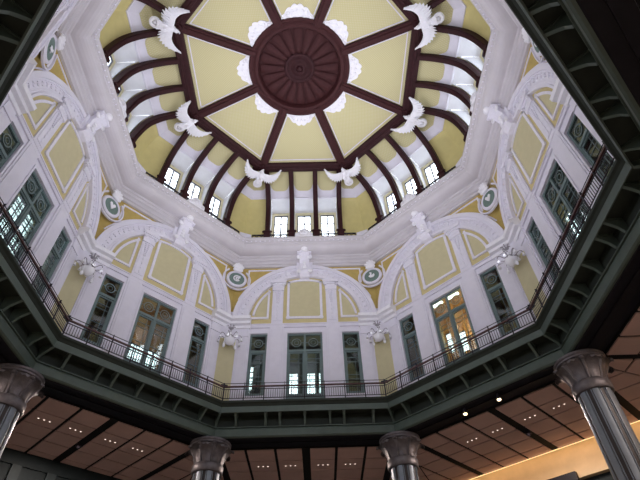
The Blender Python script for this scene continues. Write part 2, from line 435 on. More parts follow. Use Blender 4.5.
room(-90, 'room', [(-.6, 1.2, 13.6, 17.0), (1.4, 3.1, 13.6, 17.2)], 17.8)
room(90, 'room', [(-3.2, -2.5, 15.2, 16.8), (-1.9, -1.4, 14.2, 15.4)], 17.8)
room(135, 'room', []); room(-135, 'room', []); room(180, 'room', [])
for u, lb in ((-.98, 'left'), (.02, 'right')):
    t = MB(); t.box(u-.36, u+.36, 10.86, 11.0, 16.02, 16.1); o = obj('ceiling_lamp', t, 'tube', None, (u, 10.93, 16.1), 45)
    tag(o, f'{lb} glowing tube lamp seen through the top lights of the far right double door', 'lamp')
    hz = MB(); hz.box(u-.38, u+.38, 10.84, 11.02, 16.1, 16.18); obj('lamp_housing', hz, 'white', o, (u, 10.93, 16.1))

# ------------------------------------------------------------------ main cornice under the dome
c = MB()
prof = [(A+.1, 20.6), (9.98, 20.62), (9.96, 20.74), (9.88, 20.78), (9.86, 20.94), (9.76, 21.0), (9.74, 21.13), (9.66, 21.17), (9.64, 21.24)]
for i in range(7):
    t = PI/2*i/6; prof.append((9.62-.62*math.sin(t), 21.26+.36*(1-math.cos(t))))
prof += [(8.98, 21.7), (8.93, 21.72), (8.93, 21.80), (8.86, 21.83), (8.84, 21.9), (8.79, 21.94), (8.79, 22.06), (8.83, 22.1), (9.95, 22.12), (A+.3, 22.12), (A+.3, 20.6)]
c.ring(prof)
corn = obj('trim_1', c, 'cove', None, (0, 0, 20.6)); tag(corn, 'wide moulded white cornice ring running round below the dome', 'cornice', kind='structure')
bd = MB()
for k in range(8):
    for i in range(26):
        u = -3.55+7.1*i/25; p = rotz((u, 8.88, 21.80), 45*k); bd.ball(p, (.05, .035, .02), 8, 4)
obj('bead_moulding', bd, 'relief', corn, (0, 0, 20.6), smooth=True)
for cz in CORN:
    b = MB(); tmp = MB(); tmp.box(-.36, .36, 9.55, 9.85, 22.1, 22.5); b.add([rotz(v, cz) for v in tmp.v], tmp.f); obj('corner_pedestal', b, 'white', corn, (0, 0, 20.6), bevel=.02)
def crest_mesh():
    k = MB(); pts = [(-.55, 22.08), (.55, 22.08), (.55, 22.35), (.42, 22.5)]+[(.34*math.cos(t), 22.52+.3*math.sin(t)) for t in [PI*i/10 for i in range(11)]]+[(-.42, 22.5), (-.55, 22.35)]
    k.ext(pts, 8.82, 9.0, 'a'); k.arc(0, 22.5, .14, .2, 0, 2*PI, 8.76, 8.84, 16); k.ball((0, 8.8, 22.5), .08)
    for s in (-1, 1): k.arc(s*.4, 22.3, .06, .12, 0, 2*PI, 8.77, 8.84, 12)
    return k
for k8 in range(8):
    k = crest_mesh(); k.v = [rotz(v, 45*k8) for v in k.v]; obj('crest', k, 'sculpt', corn, (0, 0, 20.6))

# ------------------------------------------------------------------ corner roundels
def emblem(kind):
    e = MB(); Z = 19.5; y0, y1 = 10.50, 10.545
    if kind == 'bird':
        e.ext([(-.2, -.02+Z), (-.1, -.14+Z), (.08, -.16+Z), (.2, -.02+Z), (.14, .1+Z), (.04, .02+Z), (-.02, .06+Z), (.02, .2+Z), (-.06, .26+Z), (-.14, .2+Z), (-.06, .17+Z), (-.1, .04+Z)], y0, y1, 'a')
    elif kind == 'coil':
        e.arc(0, Z, .16, .22, .4, 5.6, y0, y1, 24); e.arc(.02, Z, .05, .11, 0, 2*PI, y0, y1, 16); e.box(.12, .2, y0, y1, Z+.05, Z+.2)
    elif kind == 'head':
        e.ext([(0, Z-.22), (.1, Z-.08), (.2, Z+.1), (.16, Z+.2), (.07, Z+.2), (0, Z+.1), (-.07, Z+.2), (-.16, Z+.2), (-.2, Z+.1), (-.1, Z-.08)], y0, y1, 'a')
    else:
        e.ball((-.03, (y0+y1)/2, Z-.03), (.15, .03, .1)); e.ball((.12, (y0+y1)/2, Z+.1), (.07, .03, .07)); e.box(-.14, -.1, y0, y1, Z-.2, Z); e.box(.04, .08, y0, y1, Z-.2, Z)
    return e
RB = (0, 10.66, 19.5); ro = {}
def build_roundel():
    r = empty('roundel', RB); P = lambda n, mb, m, **k: obj(n, mb, m, r, RB, **k)
    g = MB(); g.lathe([(0, -.1), (.48, -.1), (.48, 0), (0, 0)], (0, 10.66, 19.5), 40, 'y'); P('disc', g, 'disc')
    w = MB(); w.lathe([(.46, -.02), (.46, -.11), (.49, -.13), (.53, -.11), (.57, -.13), (.62, -.08), (.62, .02)], (0, 10.66, 19.5), 44, 'y'); P('ring', w, 'relief', smooth=True)
    o = MB(); o.arc(0, 19.5, .78, .86, math.radians(130), math.radians(410), 10.52, 10.62, 40); P('outer_ring', o, 'relief')
    c = MB()
    for i in range(5):
        t = math.radians(30+30*i); c.tube([(0, 10.5, 20.12), (.3*math.cos(t), 10.46, 20.16+.42*math.sin(t))], .06, 8, [.05, .1])
        c.ball((.3*math.cos(t), 10.46, 20.16+.42*math.sin(t)), .1, 8, 6)
    c.ball((0, 10.48, 20.15), (.32, .12, .16))
    P('shell_crest', c, 'sculpt', smooth=True)
    return r
rd0 = build_roundel()
EM = {22.5: 'bird', -22.5: 'coil', -67.5: 'head', 67.5: 'head', -112.5: 'beast', 112.5: 'beast'}
EMN = {'bird': 'bird-like', 'coil': 'coiled', 'head': 'horned head', 'beast': 'animal'}
for n, (cz, kd) in enumerate(EM.items()):
    r = rd0 if n == 0 else copy_tree(rd0); ro[cz] = place(r, RB, cz)
    tag(r, f'green roundel with white {EMN[kd]} relief in the corner {CORN[cz]}', 'medallion', 'round medallions between the arches')
for cz, kd in EM.items(): obj('emblem', emblem(kd), 'sculpt', ro[cz], RB)

# ------------------------------------------------------------------ corner wall lamps
LB = (0, 10.6, 15.45)
def build_lamp():
    r = empty('wall_lamp', LB); P = lambda n, mb, m, **k: obj(n, mb, m, r, LB, **k)
    Y = 10.2
    b = MB(); b.lathe([(0, -.12), (.16, -.1), (.22, 0), (.22, .12)], (0, 10.6, 15.4), 20, 'y')
    b.tube([(0, 10.55, 15.4), (0, 10.42, 15.3), (0, Y+.05, 15.38), (0, Y, 15.5)], .05)
    P('back_plate', b, 'sculpt', smooth=True)
    c = MB()
    for i in range(6):
        t = 2*PI*i/6; x, y = math.cos(t), math.sin(t)
        c.tube([(0, Y, 15.32), (.1*x, Y+.1*y, 15.42), (.15*x, Y+.15*y, 15.56), (.22*x, Y+.22*y, 15.52)], .028, 6)
    c.lathe([(0, .1), (.07, .06), (.1, 0), (.05, -.06), (.03, -.2)], (0, Y, 15.4), 14); c.v = [(x, y, z+.2) for x, y, z in c.v]; P('crown', c, 'lampmetal', smooth=True)
    w = MB(); w.lathe([(0, -.30), (.05, -.27), (.13, -.24), (.22, -.16), (.28, -.04), (.29, .04), (.26, .05), (.1, .08), (.05, .5)], (0, Y, 14.85), 24); P('bowl', w, 'lampglass', smooth=True)
    for i in range(8):
        t = 2*PI*(i+.5)/8; x, y = math.cos(t), math.sin(t)
        q_ = lambda d, z: (d*x, Y+(min(d*y, .24) if y > 0 else d*y), z)
        a = MB(); a.tube(catmull([q_(.05, 15.2), q_(.25, 15.02), q_(.42, 15.12), q_(.55, 15.1), q_(.6, 14.98)], 3), .02, 6)
        ar = P('arm', a, 'lampmetal', smooth=True)
        s = MB(); q = q_(.6, 14.84); s.lathe([(.015, .12), (.03, .1), (.045, .02), (.075, -.06), (.05, -.07), (0, -.04)], q, 10)
        obj('bell_shade', s, 'lampglass', ar, LB, smooth=True)
    for x in (-.3, .3):
        d = MB(); d.lathe([(.012, .5), (.012, .1), (.05, .06), (.085, -.04), (.05, -.13), (0, -.15)], (x, Y-.1, 14.45), 10)
        P('crystal_drop', d, 'lampglass', smooth=True)
    return r
lp0 = build_lamp()
for n, cz in enumerate((-22.5, 22.5, -67.5, 67.5)):
    l = lp0 if n == 0 else copy_tree(lp0); place(l, LB, cz)
    tag(l, f'ornate white bowl lamp with curved arms on the corner {CORN[cz]}', 'wall lamp', 'ornate corner wall lamps')

# ------------------------------------------------------------------ dome shell
SHELL = [(9.45, 22.1), (9.42, 23.2), (9.2, 24.4), (8.93, 25.1), (8.55, 25.55)]
UP = [(8.55, 25.55), (8.07, 25.83), (7.3, 26.13), (6.55, 26.27)]
shell_lo = catmull(SHELL, 5); shell_up = catmull(UP, 5)
def strip(mb, prof, u0f, u1f, th=.05):
    """curved sheet between two u limits given as functions of the apothem"""
    n = len(prof); vs = []
    for a, z in prof: vs += [(u0f(a), a, z), (u1f(a), a, z), (u1f(a+th), a+th, z+th*.5), (u0f(a+th), a+th, z+th*.5)]
    fs = [(0,1,2,3), tuple(4*(n-1)+k for k in (3,2,1,0))]
    for i in range(n-1):
        for k in range(4): fs.append((4*i+k, 4*i+(k+1) % 4, 4*i+4+(k+1) % 4, 4*i+4+k))
    mb.add(vs, fs)
DU = 1.573; HW = .62
def build_dome_side():
    base = (0, 9.4, 22.1); lo = MB()
    for s in (-1, 1):
        if s > 0: strip(lo, shell_lo, lambda a: DU+HW, lambda a: a*T)
        else: strip(lo, shell_lo, lambda a: -a*T, lambda a: -DU-HW)
        strip(lo, shell_lo, lambda a: s*DU/2-(DU/2-HW), lambda a: s*DU/2+(DU/2-HW))
    root = obj('ceiling', lo, 'domelow', None, base, smooth=True)
    P = lambda n, mb, m, **k: obj(n, mb, m, root, base, **k)
    b = MB(); strip(b, shell_up, lambda a: -a*T, lambda a: a*T); P('white_band', b, 'white', smooth=True)
    # a raised bead along the lower edge of the band
    e = MB(); e.tube([(-8.5*T, 8.5, 25.56), (8.5*T, 8.5, 25.56)], .05, 8); P('band_bead', e, 'relief', smooth=True)
    # yellow lobes above the band, one per bay
    def up_at(q):
        q = max(0, min(.9999, q))*(len(shell_up)-1); i = int(q); t = q-i; a, b2 = shell_up[i], shell_up[i+1]
        return a[0]+(b2[0]-a[0])*t-.02, a[1]+(b2[1]-a[1])*t-.02
    bays = [(-2.36+DU*i+.03, -2.36+DU*(i+1)-.03, 2) for i in range(3)]+[(2.36, 3.6, 1), (-3.6, -2.36, -1)]
    lb = MB()
    for u0, u1, kd in bays:
        nu, nq = 20, 12; vs = []
        for i in range(nu+1):
            x = i/nu
            dist = {2: min(x, 1-x)*(u1-u0), 1: x*(u1-u0), -1: (1-x)*(u1-u0)}[kd]-.13
            r = .42; lift = r-math.sqrt(max(0, r*r-(r-min(max(dist, 0), r))**2)) if dist < r else 0
            q0 = .36+lift*.55-(.04 if kd == 2 else 0)
            for j in range(nq+1):
                a, z = up_at(q0+(1-q0)*j/nq)
                u = u0+(u1-u0)*x
                if kd == 1: u = 2.36+(a*T-2.36)*x
                if kd == -1: u = -a*T+(-2.36+a*T)*x
                vs.append((u, a, z))
        lb.add(vs, [(i*(nq+1)+j, (i+1)*(nq+1)+j, (i+1)*(nq+1)+j+1, i*(nq+1)+j+1) for i in range(nu) for j in range(nq)])
    P('yellow_field', lb, 'dome', smooth=True)
    # dormer recesses
    for i in (-1, 0, 1):
        uc = i*DU; d = MB(); d.ext([(8.52, 25.58), (9.9, 25.5), (9.9, 25.6), (8.52, 25.68)], uc-HW, uc+HW, 'u')
        for s in (-1, 1):
            poly = shell_lo+[(9.9, 25.5), (9.9, 22.0)]
            x = uc+s*HW; d.ext(poly, min(x, x+s*.04), max(x, x+s*.04), 'u')
        P('dormer_recess', d, 'soffit')
        fz = MB(); fz.box(uc-HW, uc-.46, 9.78, 9.9, 22.1, 25.5); fz.box(uc+.46, uc+HW, 9.78, 9.9, 22.1, 25.5); fz.box(uc-.46, uc+.46, 9.78, 9.9, 25.26, 25.5)
        fz.box(uc-HW, uc+HW, 9.3, 9.95, 22.0, 22.12)
        P('dormer_surround', fz, 'sill')
    return root
ds0 = build_dome_side()
for f, s in SIDES.items():
    d = ds0 if f == 0 else copy_tree(ds0); place(d, (0, 9.4, 22.1), f)
    tag(d, f'curved yellow lower dome with a white band on the {sd(f)} side', 'dome', kind='structure')
# dormer windows
def build_dormer_window():
    b = (0, 9.82, 22.12); r = empty('window', b); P = lambda n, mb, m: obj(n, mb, m, r, b)
    f = MB(); f.box(-.46, -.4, 9.8, 9.87, 22.12, 25.26); f.box(.4, .46, 9.8, 9.87, 22.12, 25.26); f.box(-.4, .4, 9.8, 9.87, 25.18, 25.26)
    f.box(-.04, .04, 9.8, 9.87, 22.12, 25.18); f.box(-.4, .4, 9.81, 9.86, 22.12, 22.2)
    P('frame', f, 'dframe')
    m = MB()
    for z in (22.9, 23.65, 24.4): m.box(-.4, .4, 9.82, 9.85, z-.035, z+.035)
    P('glazing_bar', m, 'dframe'); P('pane', MB().box(-.4, .4, 9.83, 9.836, 22.2, 25.18), 'clear'); return r
dw0 = build_dormer_window(); first = True
for f, s in SIDES.items():
    for i, nm in ((-1, 'left'), (0, 'middle'), (1, 'right')):
        w = dw0 if first else copy_tree(dw0); first = False
        place(w, (i*DU, 9.82, 22.12), f); w.name = f'window_{wn}'; wn += 1
        tag(w, f'bright {nm} attic window of three on the {sd(f)} side of the dome', 'window', kind='structure')

# ------------------------------------------------------------------ dome ribs
ro_ = catmull([(9.42, 22.1), (9.40, 23.2), (9.18, 24.4), (8.9, 25.1), (8.52, 25.53), (8.05, 25.81), (7.3, 26.11), (6.5, 26.25)], 4)
ri_ = catmull([(9.06, 22.1), (9.05, 23.15), (8.84, 24.2), (8.58, 24.82), (8.24, 25.2), (7.84, 25.48), (7.15, 25.78), (6.5, 25.92)], 4)
RBs = (0, 9.2, 22.1)
def build_rib():
    m = MB(); m.ext(ro_+ri_[::-1], -.15, .15, 'u')
    core = [(a+.0, z) for a, z in ri_]; 
    r = obj('dome_rib', m, 'brown', None, RBs, bevel=.02)
    l = MB(); l.ext(ri_+[(a-.03, z-.03) for a, z in ri_][::-1], -.09, .09, 'u'); obj('rib_moulding', l, 'brown', r, RBs)
    f = MB(); f.box(-.2, .2, 8.98, 9.4, 22.1, 22.35); f.box(-.23, .23, 8.96, 9.35, 22.78, 22.9); f.box(-.19, .19, 8.99, 9.35, 22.35, 22.78)
    for s in (-1, 1): f.ball((s*.25, 9.05, 22.86), .07, 10, 6)
    obj('rib_foot', f, 'brown', r, RBs); return r
rb0 = build_rib(); first = True
NM = ['first', 'second', 'third', 'fourth']
for f, s in SIDES.items():
    for i in range(4):
        r = rb0 if first else copy_tree(rb0); first = False
        place(r, (-2.36+DU*i, 9.2, 22.1), f)
        tag(r, f'dark brown curved rib, {NM[i]} from the left on the {sd(f)} side of the dome', 'dome rib', 'curved brown ribs of the dome')

# ------------------------------------------------------------------ ring beam, radial beams, rosette
m = MB(); m.ring([(6.05, 25.98), (6.05, 26.45), (6.7, 26.45), (6.66, 26.0), (6.58, 25.93), (6.46, 25.93), (6.42, 25.88), (6.3, 25.88), (6.26, 25.93), (6.12, 25.93)])
rbm = obj('ring_beam', m, 'brown', None, (0, 0, 25.9)); tag(rbm, 'dark brown octagonal ring beam around the top of the dome', 'beam')
for cz in CORN:
    b = MB(); R0 = 6.73; b.lathe([(0, -.12), (.1, -.12), (.14, -.06), (.2, -.06), (.24, .0), (.24, .1)], (0, R0, 25.9), 20)
    b.v = [rotz(v, cz) for v in b.v]; obj('boss', b, 'brown', rbm, (0, 0, 25.9), smooth=True)
def slz(a): return 26.02+(6.6-a)*.095     # underside height of the radial beams
bb = (0, 6.7, 25.95); m = MB()
def slab(mb, w, dz0, dz1, y0=2.55, y1=6.72):
    mb.add([(-w, y0, slz(y0)+dz0), (w, y0, slz(y0)+dz0), (w, y1, slz(y1)+dz0), (-w, y1, slz(y1)+dz0), (-w, y0, slz(y0)+dz1), (w, y0, slz(y0)+dz1), (w, y1, slz(y1)+dz1), (-w, y1, slz(y1)+dz1)],
           [(0,3,2,1),(4,5,6,7),(0,1,5,4),(1,2,6,5),(2,3,7,6),(3,0,4,7)])
slab(m, .25, 0, .35); rm0 = obj('radial_beam', m, 'brown', None, bb)
mm = MB(); slab(mm, .2, -.04, 0); slab(mm, .08, -.1, -.04); obj('beam_moulding', mm, 'rose', rm0, bb)
for n, cz in enumerate(CORN):
    r = rm0 if n == 0 else copy_tree(rm0); place(r, bb, cz)
    tag(r, f'dark brown ceiling spoke beam reaching the corner {CORN[cz]}', 'beam', 'spoke beams around the ceiling rosette')
# flat ceiling panels
def build_panel():
    z = lambda a: slz(a)+.12
    base = (0, 5.0, 26.2); m = MB(); vs = []
    for a, zz in ((2.5, z(2.5)), (6.2, z(6.2))): vs += [(-a*T, a, zz), (a*T, a, zz), (a*T, a, zz+.06), (-a*T, a, zz+.06)]
    m.add(vs, [(0,1,2,3), (7,6,5,4)]+[(k, (k+1) % 4, (k+1) % 4+4, k+4) for k in range(4)])
    r = obj('ceiling', m, 'dome', None, base)
    t = MB(); dz = -.03
    def bar(p, q, w):
        p = Vector(p); q = Vector(q); d = (q-p).normalized(); n = Vector((d.y, -d.x)); vs = []
        for a_, b_ in ((p, q),):
            for h in (dz, 0): 
                for c_, s_ in ((a_, 1), (b_, 1), (b_, -1), (a_, -1)):
                    x = c_+n*w*s_; vs.append((x.x, x.y, z(x.y)+h))
        t.add(vs, [(0,1,2,3),(7,6,5,4),(0,4,5,1),(1,5,6,2),(2,6,7,3),(3,7,4,0)])
    o = .31/CS
    ya, yb = 2.9, 5.86
    for s in (-1, 1): bar((s*(ya*T-o-.02), ya), (s*(yb*T-o-.02), yb), .028)
    bar((-(yb*T-o), yb), (yb*T-o, yb), .028)
    obj('border_line', t, 'white', r, base)
    # lacy stucco ornament beside the rosette
    l = MB(); n = 30; W = .93; inner = []; outer = []; W = .88
    for i in range(n+1):
        x = -W+2*W*i/n; yi = math.sqrt(2.72**2-x*x); h = .62*math.cos(x/W*PI/2)**.7 if abs(x) < W else 0
        h += .10*abs(math.sin(x/W*PI*2.5))+.1; inner.append((x, yi)); outer.append((x, yi+h))
    vs = []
    for h in (-.05, 0):
        for (x, y) in inner: vs.append((x, y, z(y)+h))
        for (x, y) in outer: vs.append((x, y, z(y)+h))
    k = n+1; fs = []
    for i in range(n):
        fs += [(i, i+1, k+i+1, k+i), (2*k+i, 3*k+i, 3*k+i+1, 2*k+i+1), (k+i, k+i+1, 3*k+i+1, 3*k+i), (i, 2*k+i, 2*k+i+1, i+1)]
    l.add(vs, fs)
    for i in range(7):
        t2 = PI*(i+.5)/7; x = .62*math.cos(t2); y = 2.85+.34*math.sin(t2); l.ball((x, y, z(y)-.06), (.09, .09, .05), 8, 5)
    for x in (-.7, -.35, 0, .35, .7): l.ball((x, math.sqrt(2.8**2-x*x)+.1, z(2.8)-.06), (.12, .08, .05), 8, 5)
    obj('stucco_lace', l, 'sculpt', r, base); return r
cp0 = build_panel()
for f, s in SIDES.items():
    c = cp0 if f == 0 else copy_tree(cp0); place(c, (0, 5.0, 26.2), f)
    tag(c, f'pale yellow wedge ceiling panel on the {sd(f)} side of the rosette', 'ceiling panel', kind='structure')
# rosette
rb = (0, 0, 26.4); rr = MB()
rr.lathe([(2.84, .3), (2.84, 0), (2.78, -.05), (2.7, -.05), (2.66, 0), (2.58, .02), (2.5, -.04), (2.42, -.06), (2.34, -.03), (2.3, .05), (2.28, .32), (0, .32)], rb, 96)
ros = obj('ceiling_rosette', rr, 'rose', None, rb, smooth=True); tag(ros, 'large round dark reddish brown fluted rosette at the centre of the dome', 'rosette')
pt = MB()
for i in range(20):
    pass
tmp = []
for (r, w, h) in ((.82, .085, .30), (1.2, .135, .23), (1.7, .2, .21), (2.05, .255, .24), (2.22, .2, .3)): tmp.append((r, w, h))
vs = []; k = 5
for r, w, h in tmp:
    for j in range(k): x = -w+2*w*j/(k-1); vs.append((x, r, h-.07*(1-(2*j/(k-1)-1)**2)+26.4))
fs = [(i*k+j, i*k+j+1, (i+1)*k+j+1, (i+1)*k+j) for i in range(len(tmp)-1) for j in range(k-1)]
pm = MB().add(vs, fs); p0 = obj('petal', pm, 'rose', ros, rb, smooth=True)
for i in range(1, 20):
    p = p0.copy(); col.objects.link(p); p.parent = ros; p.rotation_euler = (0, 0, 2*PI*i/20)
b = MB(); b.lathe([(.86, .32), (.86, .2), (.8, .15), (.7, .15), (.64, .22), (.5, .26), (.36, .2), (.3, .14), (.22, .14), (.16, .2), (.1, .1), (0, .08)], rb, 48); obj('centre_boss', b, 'brown', ros, rb, smooth=True)
cv = MB(); cv.lathe([(0, .0), (7.2, 0), (7.2, .1), (0, .1)], (0, 0, 26.85), 24); o = obj('ceiling', cv, 'gap', None, (0, 0, 26.85)); tag(o, 'unseen cover added above the dome ceiling to block light', 'roof', kind='structure')  # unseen cap, added to keep sky light out above the rosette
cv = MB(); cv.ring([(6.5, 26.5), (6.5, 27.0), (8.95, 26.5), (8.95, 25.95)]); o = obj('ceiling', cv, 'gap', None, (0, 0, 26.3)); tag(o, 'unseen cover added behind the dome lining to block light', 'roof', kind='structure')  # unseen ring, added to stop daylight leaking in round the lining

# ------------------------------------------------------------------ eagles at the dome corners
EB = (0, 7.0, 25.75)
def build_eagle():
    b = MB(); b.ball((0, 7.12, 25.55), (.24, .36, .22)); b.tube([(0, 6.98, 25.5), (0, 6.84, 25.52), (0, 6.74, 25.45)], .12, 10, [.17, .13, .1])
    b.ball((0, 6.72, 25.45), (.11, .13, .11)); b.tube([(0, 6.62, 25.45), (.03, 6.54, 25.42), (.05, 6.52, 25.34)], .05, 8, [.06, .04, .01])
    for s in (-1, 1): b.tube([(s*.1, 7.2, 25.45), (s*.16, 7.3, 25.3), (s*.12, 7.42, 25.25)], .06, 8, [.1, .07, .04])
    r = obj('eagle_sculpture', b, 'sculpt', None, EB, smooth=True)
    for s in (-1, 1):
        # wing: broad, with layered feathers ending in a serrated trailing edge
        w = MB()
        lead = catmull([(.12, 6.98), (.34, 6.96), (.58, 6.93), (.80, 6.78), (.96, 6.58), (1.10, 6.30)], 2)
        trail = catmull([(.14, 7.36), (.40, 7.47), (.70, 7.46), (.95, 7.22), (1.10, 6.88), (1.14, 6.34)], 2)
        n = len(lead)
        for lay, (q0, q1, zt) in enumerate(((0.0, 1.0, .0), (0.0, .68, -.045), (-.04, .40, -.09))):
            for i in range(n-1):
                A0, A1, B0, B1 = Vector(lead[i]), Vector(lead[i+1]), Vector(trail[i]), Vector(trail[i+1])
                p = [A0.lerp(B0, q0), A1.lerp(B1, q0), A1.lerp(B1, q1*.9), (A0.lerp(B0, q1)+A1.lerp(B1, q1))/2+(B1-A1)*.22+(B1-B0)*.6, A0.lerp(B0, q1*.9)]
                zc = 25.56+.13*(i/n)**2+zt+.012*(i % 2); th = .05
                w.add([(s*v.x, v.y, zc-th) for v in p]+[(s*v.x, v.y, zc+th*.4) for v in p],
                      [(0,1,2,3,4), (9,8,7,6,5)]+[(k, k+5, (k+1) % 5+5, (k+1) % 5) for k in range(5)])
        w.tube([(s*x, y, 25.5+.12*(k/n)**2) for k, (x, y) in enumerate(lead)], .06, 8, [.1-.075*k/(n-1) for k in range(n)])
        obj('wing', w, 'sculpt', r, EB)
    t = MB()
    for i in range(5):
        x = -.2+.1*i; t.tube([(x*.5, 7.35, 25.5), (x*1.1, 7.7, 25.38)], .05, 6, [.07, .045])
    obj('tail', t, 'sculpt', r, EB, smooth=True)
    g = MB(); g.lathe([(.12, -.05), (.2, -.08), (.29, -.03), (.29, .06), (.12, .06)], (0, 7.82, 25.52), 20); g.ball((0, 7.82, 25.5), (.1, .1, .08)); g.tube([(-.2, 7.6, 25.5), (0, 7.55, 25.42), (.2, 7.6, 25.5)], .06)
    obj('wreath', g, 'sculpt', r, EB, smooth=True)
    return r
eg0 = build_eagle()
for n, cz in enumerate((-22.5, 22.5, -67.5, 67.5, -112.5, 112.5)):
    e = eg0 if n == 0 else copy_tree(eg0); place(e, EB, cz)
    tag(e, f'white eagle sculpture with spread wings at the dome corner {CORN[cz]}', 'sculpture', 'white eagles at the dome corners')

# ------------------------------------------------------------------ small railings on the cornice
def build_upper_rail():
    b = (0, 9.05, 22.12); r = empty('cornice_railing', b); P = lambda n, mb, m, **k: obj(n, mb, m, r, b, **k)
    P('top_rail', MB().box(-3.3, 3.3, 9.03, 9.09, 22.52, 22.58), 'iron'); P('bottom_rail', MB().box(-3.3, 3.3, 9.04, 9.08, 22.2, 22.23), 'iron')
    s = MB(); n = 22
    for i in range(n):
        u = -3.15+6.3*i/(n-1); s.arc(u, 22.375, .1, .13, 0, 2*PI, 9.045, 9.075, 12)
    for i in range(n+1):
        u = -3.3+6.6*i/n; s.box(u-.012, u+.012, 9.045, 9.075, 22.12, 22.52)
    P('scrollwork', s, 'iron'); return r
ur0 = build_upper_rail()
for f, s in SIDES.items():
    u = ur0 if f == 0 else copy_tree(ur0); place(u, (0, 9.05, 22.12), f)
    tag(u, f'low black scrollwork railing on top of the cornice, {sd(f)} side', 'railing', 'scrollwork railings on the cornice')

# ------------------------------------------------------------------ gallery balcony
b = MB(); b.ring([(A+.1, 11.15), (A+.1, 11.3), (9.24, 11.3), (9.22, 11.34), (9.2, 11.31), (9.22, 11.24), (9.3, 11.2), (9.36, 11.12), (9.46, 11.08)])
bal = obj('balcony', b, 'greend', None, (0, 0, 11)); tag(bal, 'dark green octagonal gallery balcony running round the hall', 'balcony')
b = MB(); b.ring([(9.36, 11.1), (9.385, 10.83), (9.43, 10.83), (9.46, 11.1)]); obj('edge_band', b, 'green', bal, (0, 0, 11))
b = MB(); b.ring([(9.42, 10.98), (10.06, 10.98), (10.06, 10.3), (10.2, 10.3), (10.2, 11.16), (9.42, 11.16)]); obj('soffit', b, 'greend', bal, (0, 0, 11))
b = MB(); b.ring([(9.98, 10.34), (9.96, 10.28), (9.96, 9.98), (10.02, 9.93), (10.3, 9.93), (10.3, 10.34)]); obj('lower_band', b, 'green', bal, (0, 0, 11))
b = MB(); b.ring([(9.92, 10.4), (9.92, 10.36), (10.06, 10.36), (10.06, 10.4)]); obj('band_fillet', b, 'green', bal, (0, 0, 11))
br = MB()
br.ext([(9.42, 10.98), (9.42, 10.84), (9.5, 10.8), (9.62, 10.72), (9.78, 10.6), (9.9, 10.42), (10.06, 10.38), (10.06, 10.98)], -.05, .05, 'u'); br.box(-.075, .075, 9.44, 10.04, 10.92, 10.98)
first = None
for f in SIDES:
    for u in (-3.2, -1.83, -1.17, 0, 1.17, 1.83, 3.2):
        if first is None: o = first = obj('bracket', br, 'green', bal, (0, 0, 11))
        else: o = first.copy(); col.objects.link(o); o.parent = bal
        p = rotz((u, 0, 0), f); o.location = p; o.rotation_euler = (0, 0, -math.radians(f))
for cz in CORN:
    c = MB(); c.ext([(9.42/CS, 10.98), (9.42/CS, 10.8), (9.9/CS, 10.6), (10.06/CS, 10.38), (10.06/CS, 10.98)], -.05, .05, 'u'); c.v = [rotz(v, cz) for v in c.v]
    obj('bracket', c, 'green', bal, (0, 0, 11))
b = MB(); b.ring([(10.1, 10.2), (10.1, 9.93), (10.14, 9.9), (10.5, 9.9), (10.5, 9.86), (10.9, 9.86), (10.95, 10.02), (11.5, 10.06), (11.5, 10.3), (10.1, 10.3)])
o = obj('perimeter_beam', b, 'black', None, (0, 0, 9.9)); tag(o, 'black steel octagonal beam under the gallery, resting on the column capitals', 'beam')

# railings
def build_rail():
    b = (0, 9.24, 11.3); r = empty('balcony_railing', b); P = lambda n, mb, m, **k: obj(n, mb, m, r, b, **k)
    g = 9.24*T
    hr = MB(); hr.ext([(-g, 9.23), (g, 9.23), (g+.03, 9.3), (-g-.03, 9.3)], 12.03, 12.09, 'z'); P('handrail', hr, 'rail')
    P('guard_bar', MB().tube([(-g-.03, 9.31, 12.26), (g+.03, 9.31, 12.26)], .016, 6), 'iron')
    P('upper_bar', MB().box(-g, g, 9.225, 9.255, 11.9, 11.925), 'iron'); P('lower_bar', MB().box(-g, g, 9.225, 9.255, 11.44, 11.465), 'iron')
    pm = MB().box(-.022, .022, 9.218, 9.262, 11.3, 12.04); pm.box(-.01, .01, 9.24, 9.32, 12.0, 12.27); bm = MB().box(-.0095, .0095, 9.231, 9.249, 11.44, 11.91)
    p0 = b0 = None
    for i in range(9):
        u = -g+.0+2*g*i/8
        if p0 is None: p = p0 = P('post', pm, 'iron')
        else: p = p0.copy(); col.objects.link(p); p.parent = r
        p.location = (u, 0, 0)
        if i < 8:
            for k in range(1, 9):
                if b0 is None: q = b0 = P('baluster', bm, 'iron')
                else: q = b0.copy(); col.objects.link(q); q.parent = r
                q.location = (u+2*g/8*k/9, 0, 0)
    return r
rl0 = build_rail()
for f in (0, 45, -45, 90, -90):
    r = rl0 if f == 0 else copy_tree(rl0); place(r, (0, 9.24, 11.3), f)
    tag(r, f'black balcony railing with thin balusters and reddish handrail, {sd(f)} side', 'railing', 'gallery balcony railings')
# small floodlights near the railing corners
FB = (0, 9.98, 12.12)
h = MB(); h.box(-.16, .16, 10.02, 10.2, 12.13, 12.2); h.box(-.03, .03, 9.98, 10.1, 12.05, 12.15)
f0 = obj('floodlight', h, 'iron', None, (.35, 10.0, 12.1)); l = MB(); l.box(-.13, .13, 10.04, 10.18, 12.2, 12.205); obj('lens', l, 'clear', f0, (.35, 10.0, 12.1))
for n, (cz, du) in enumerate(((-22.5, .35), (22.5, .2), (-67.5, .3), (67.5, .2))):
    o = f0 if n == 0 else copy_tree(f0); place(o, (.35 if du > 0 else 0, 10.0, 12.1), cz)
    tag(o, f'small black floodlight on the railing at the corner {CORN[cz]}', 'floodlight', 'floodlights on the railing')

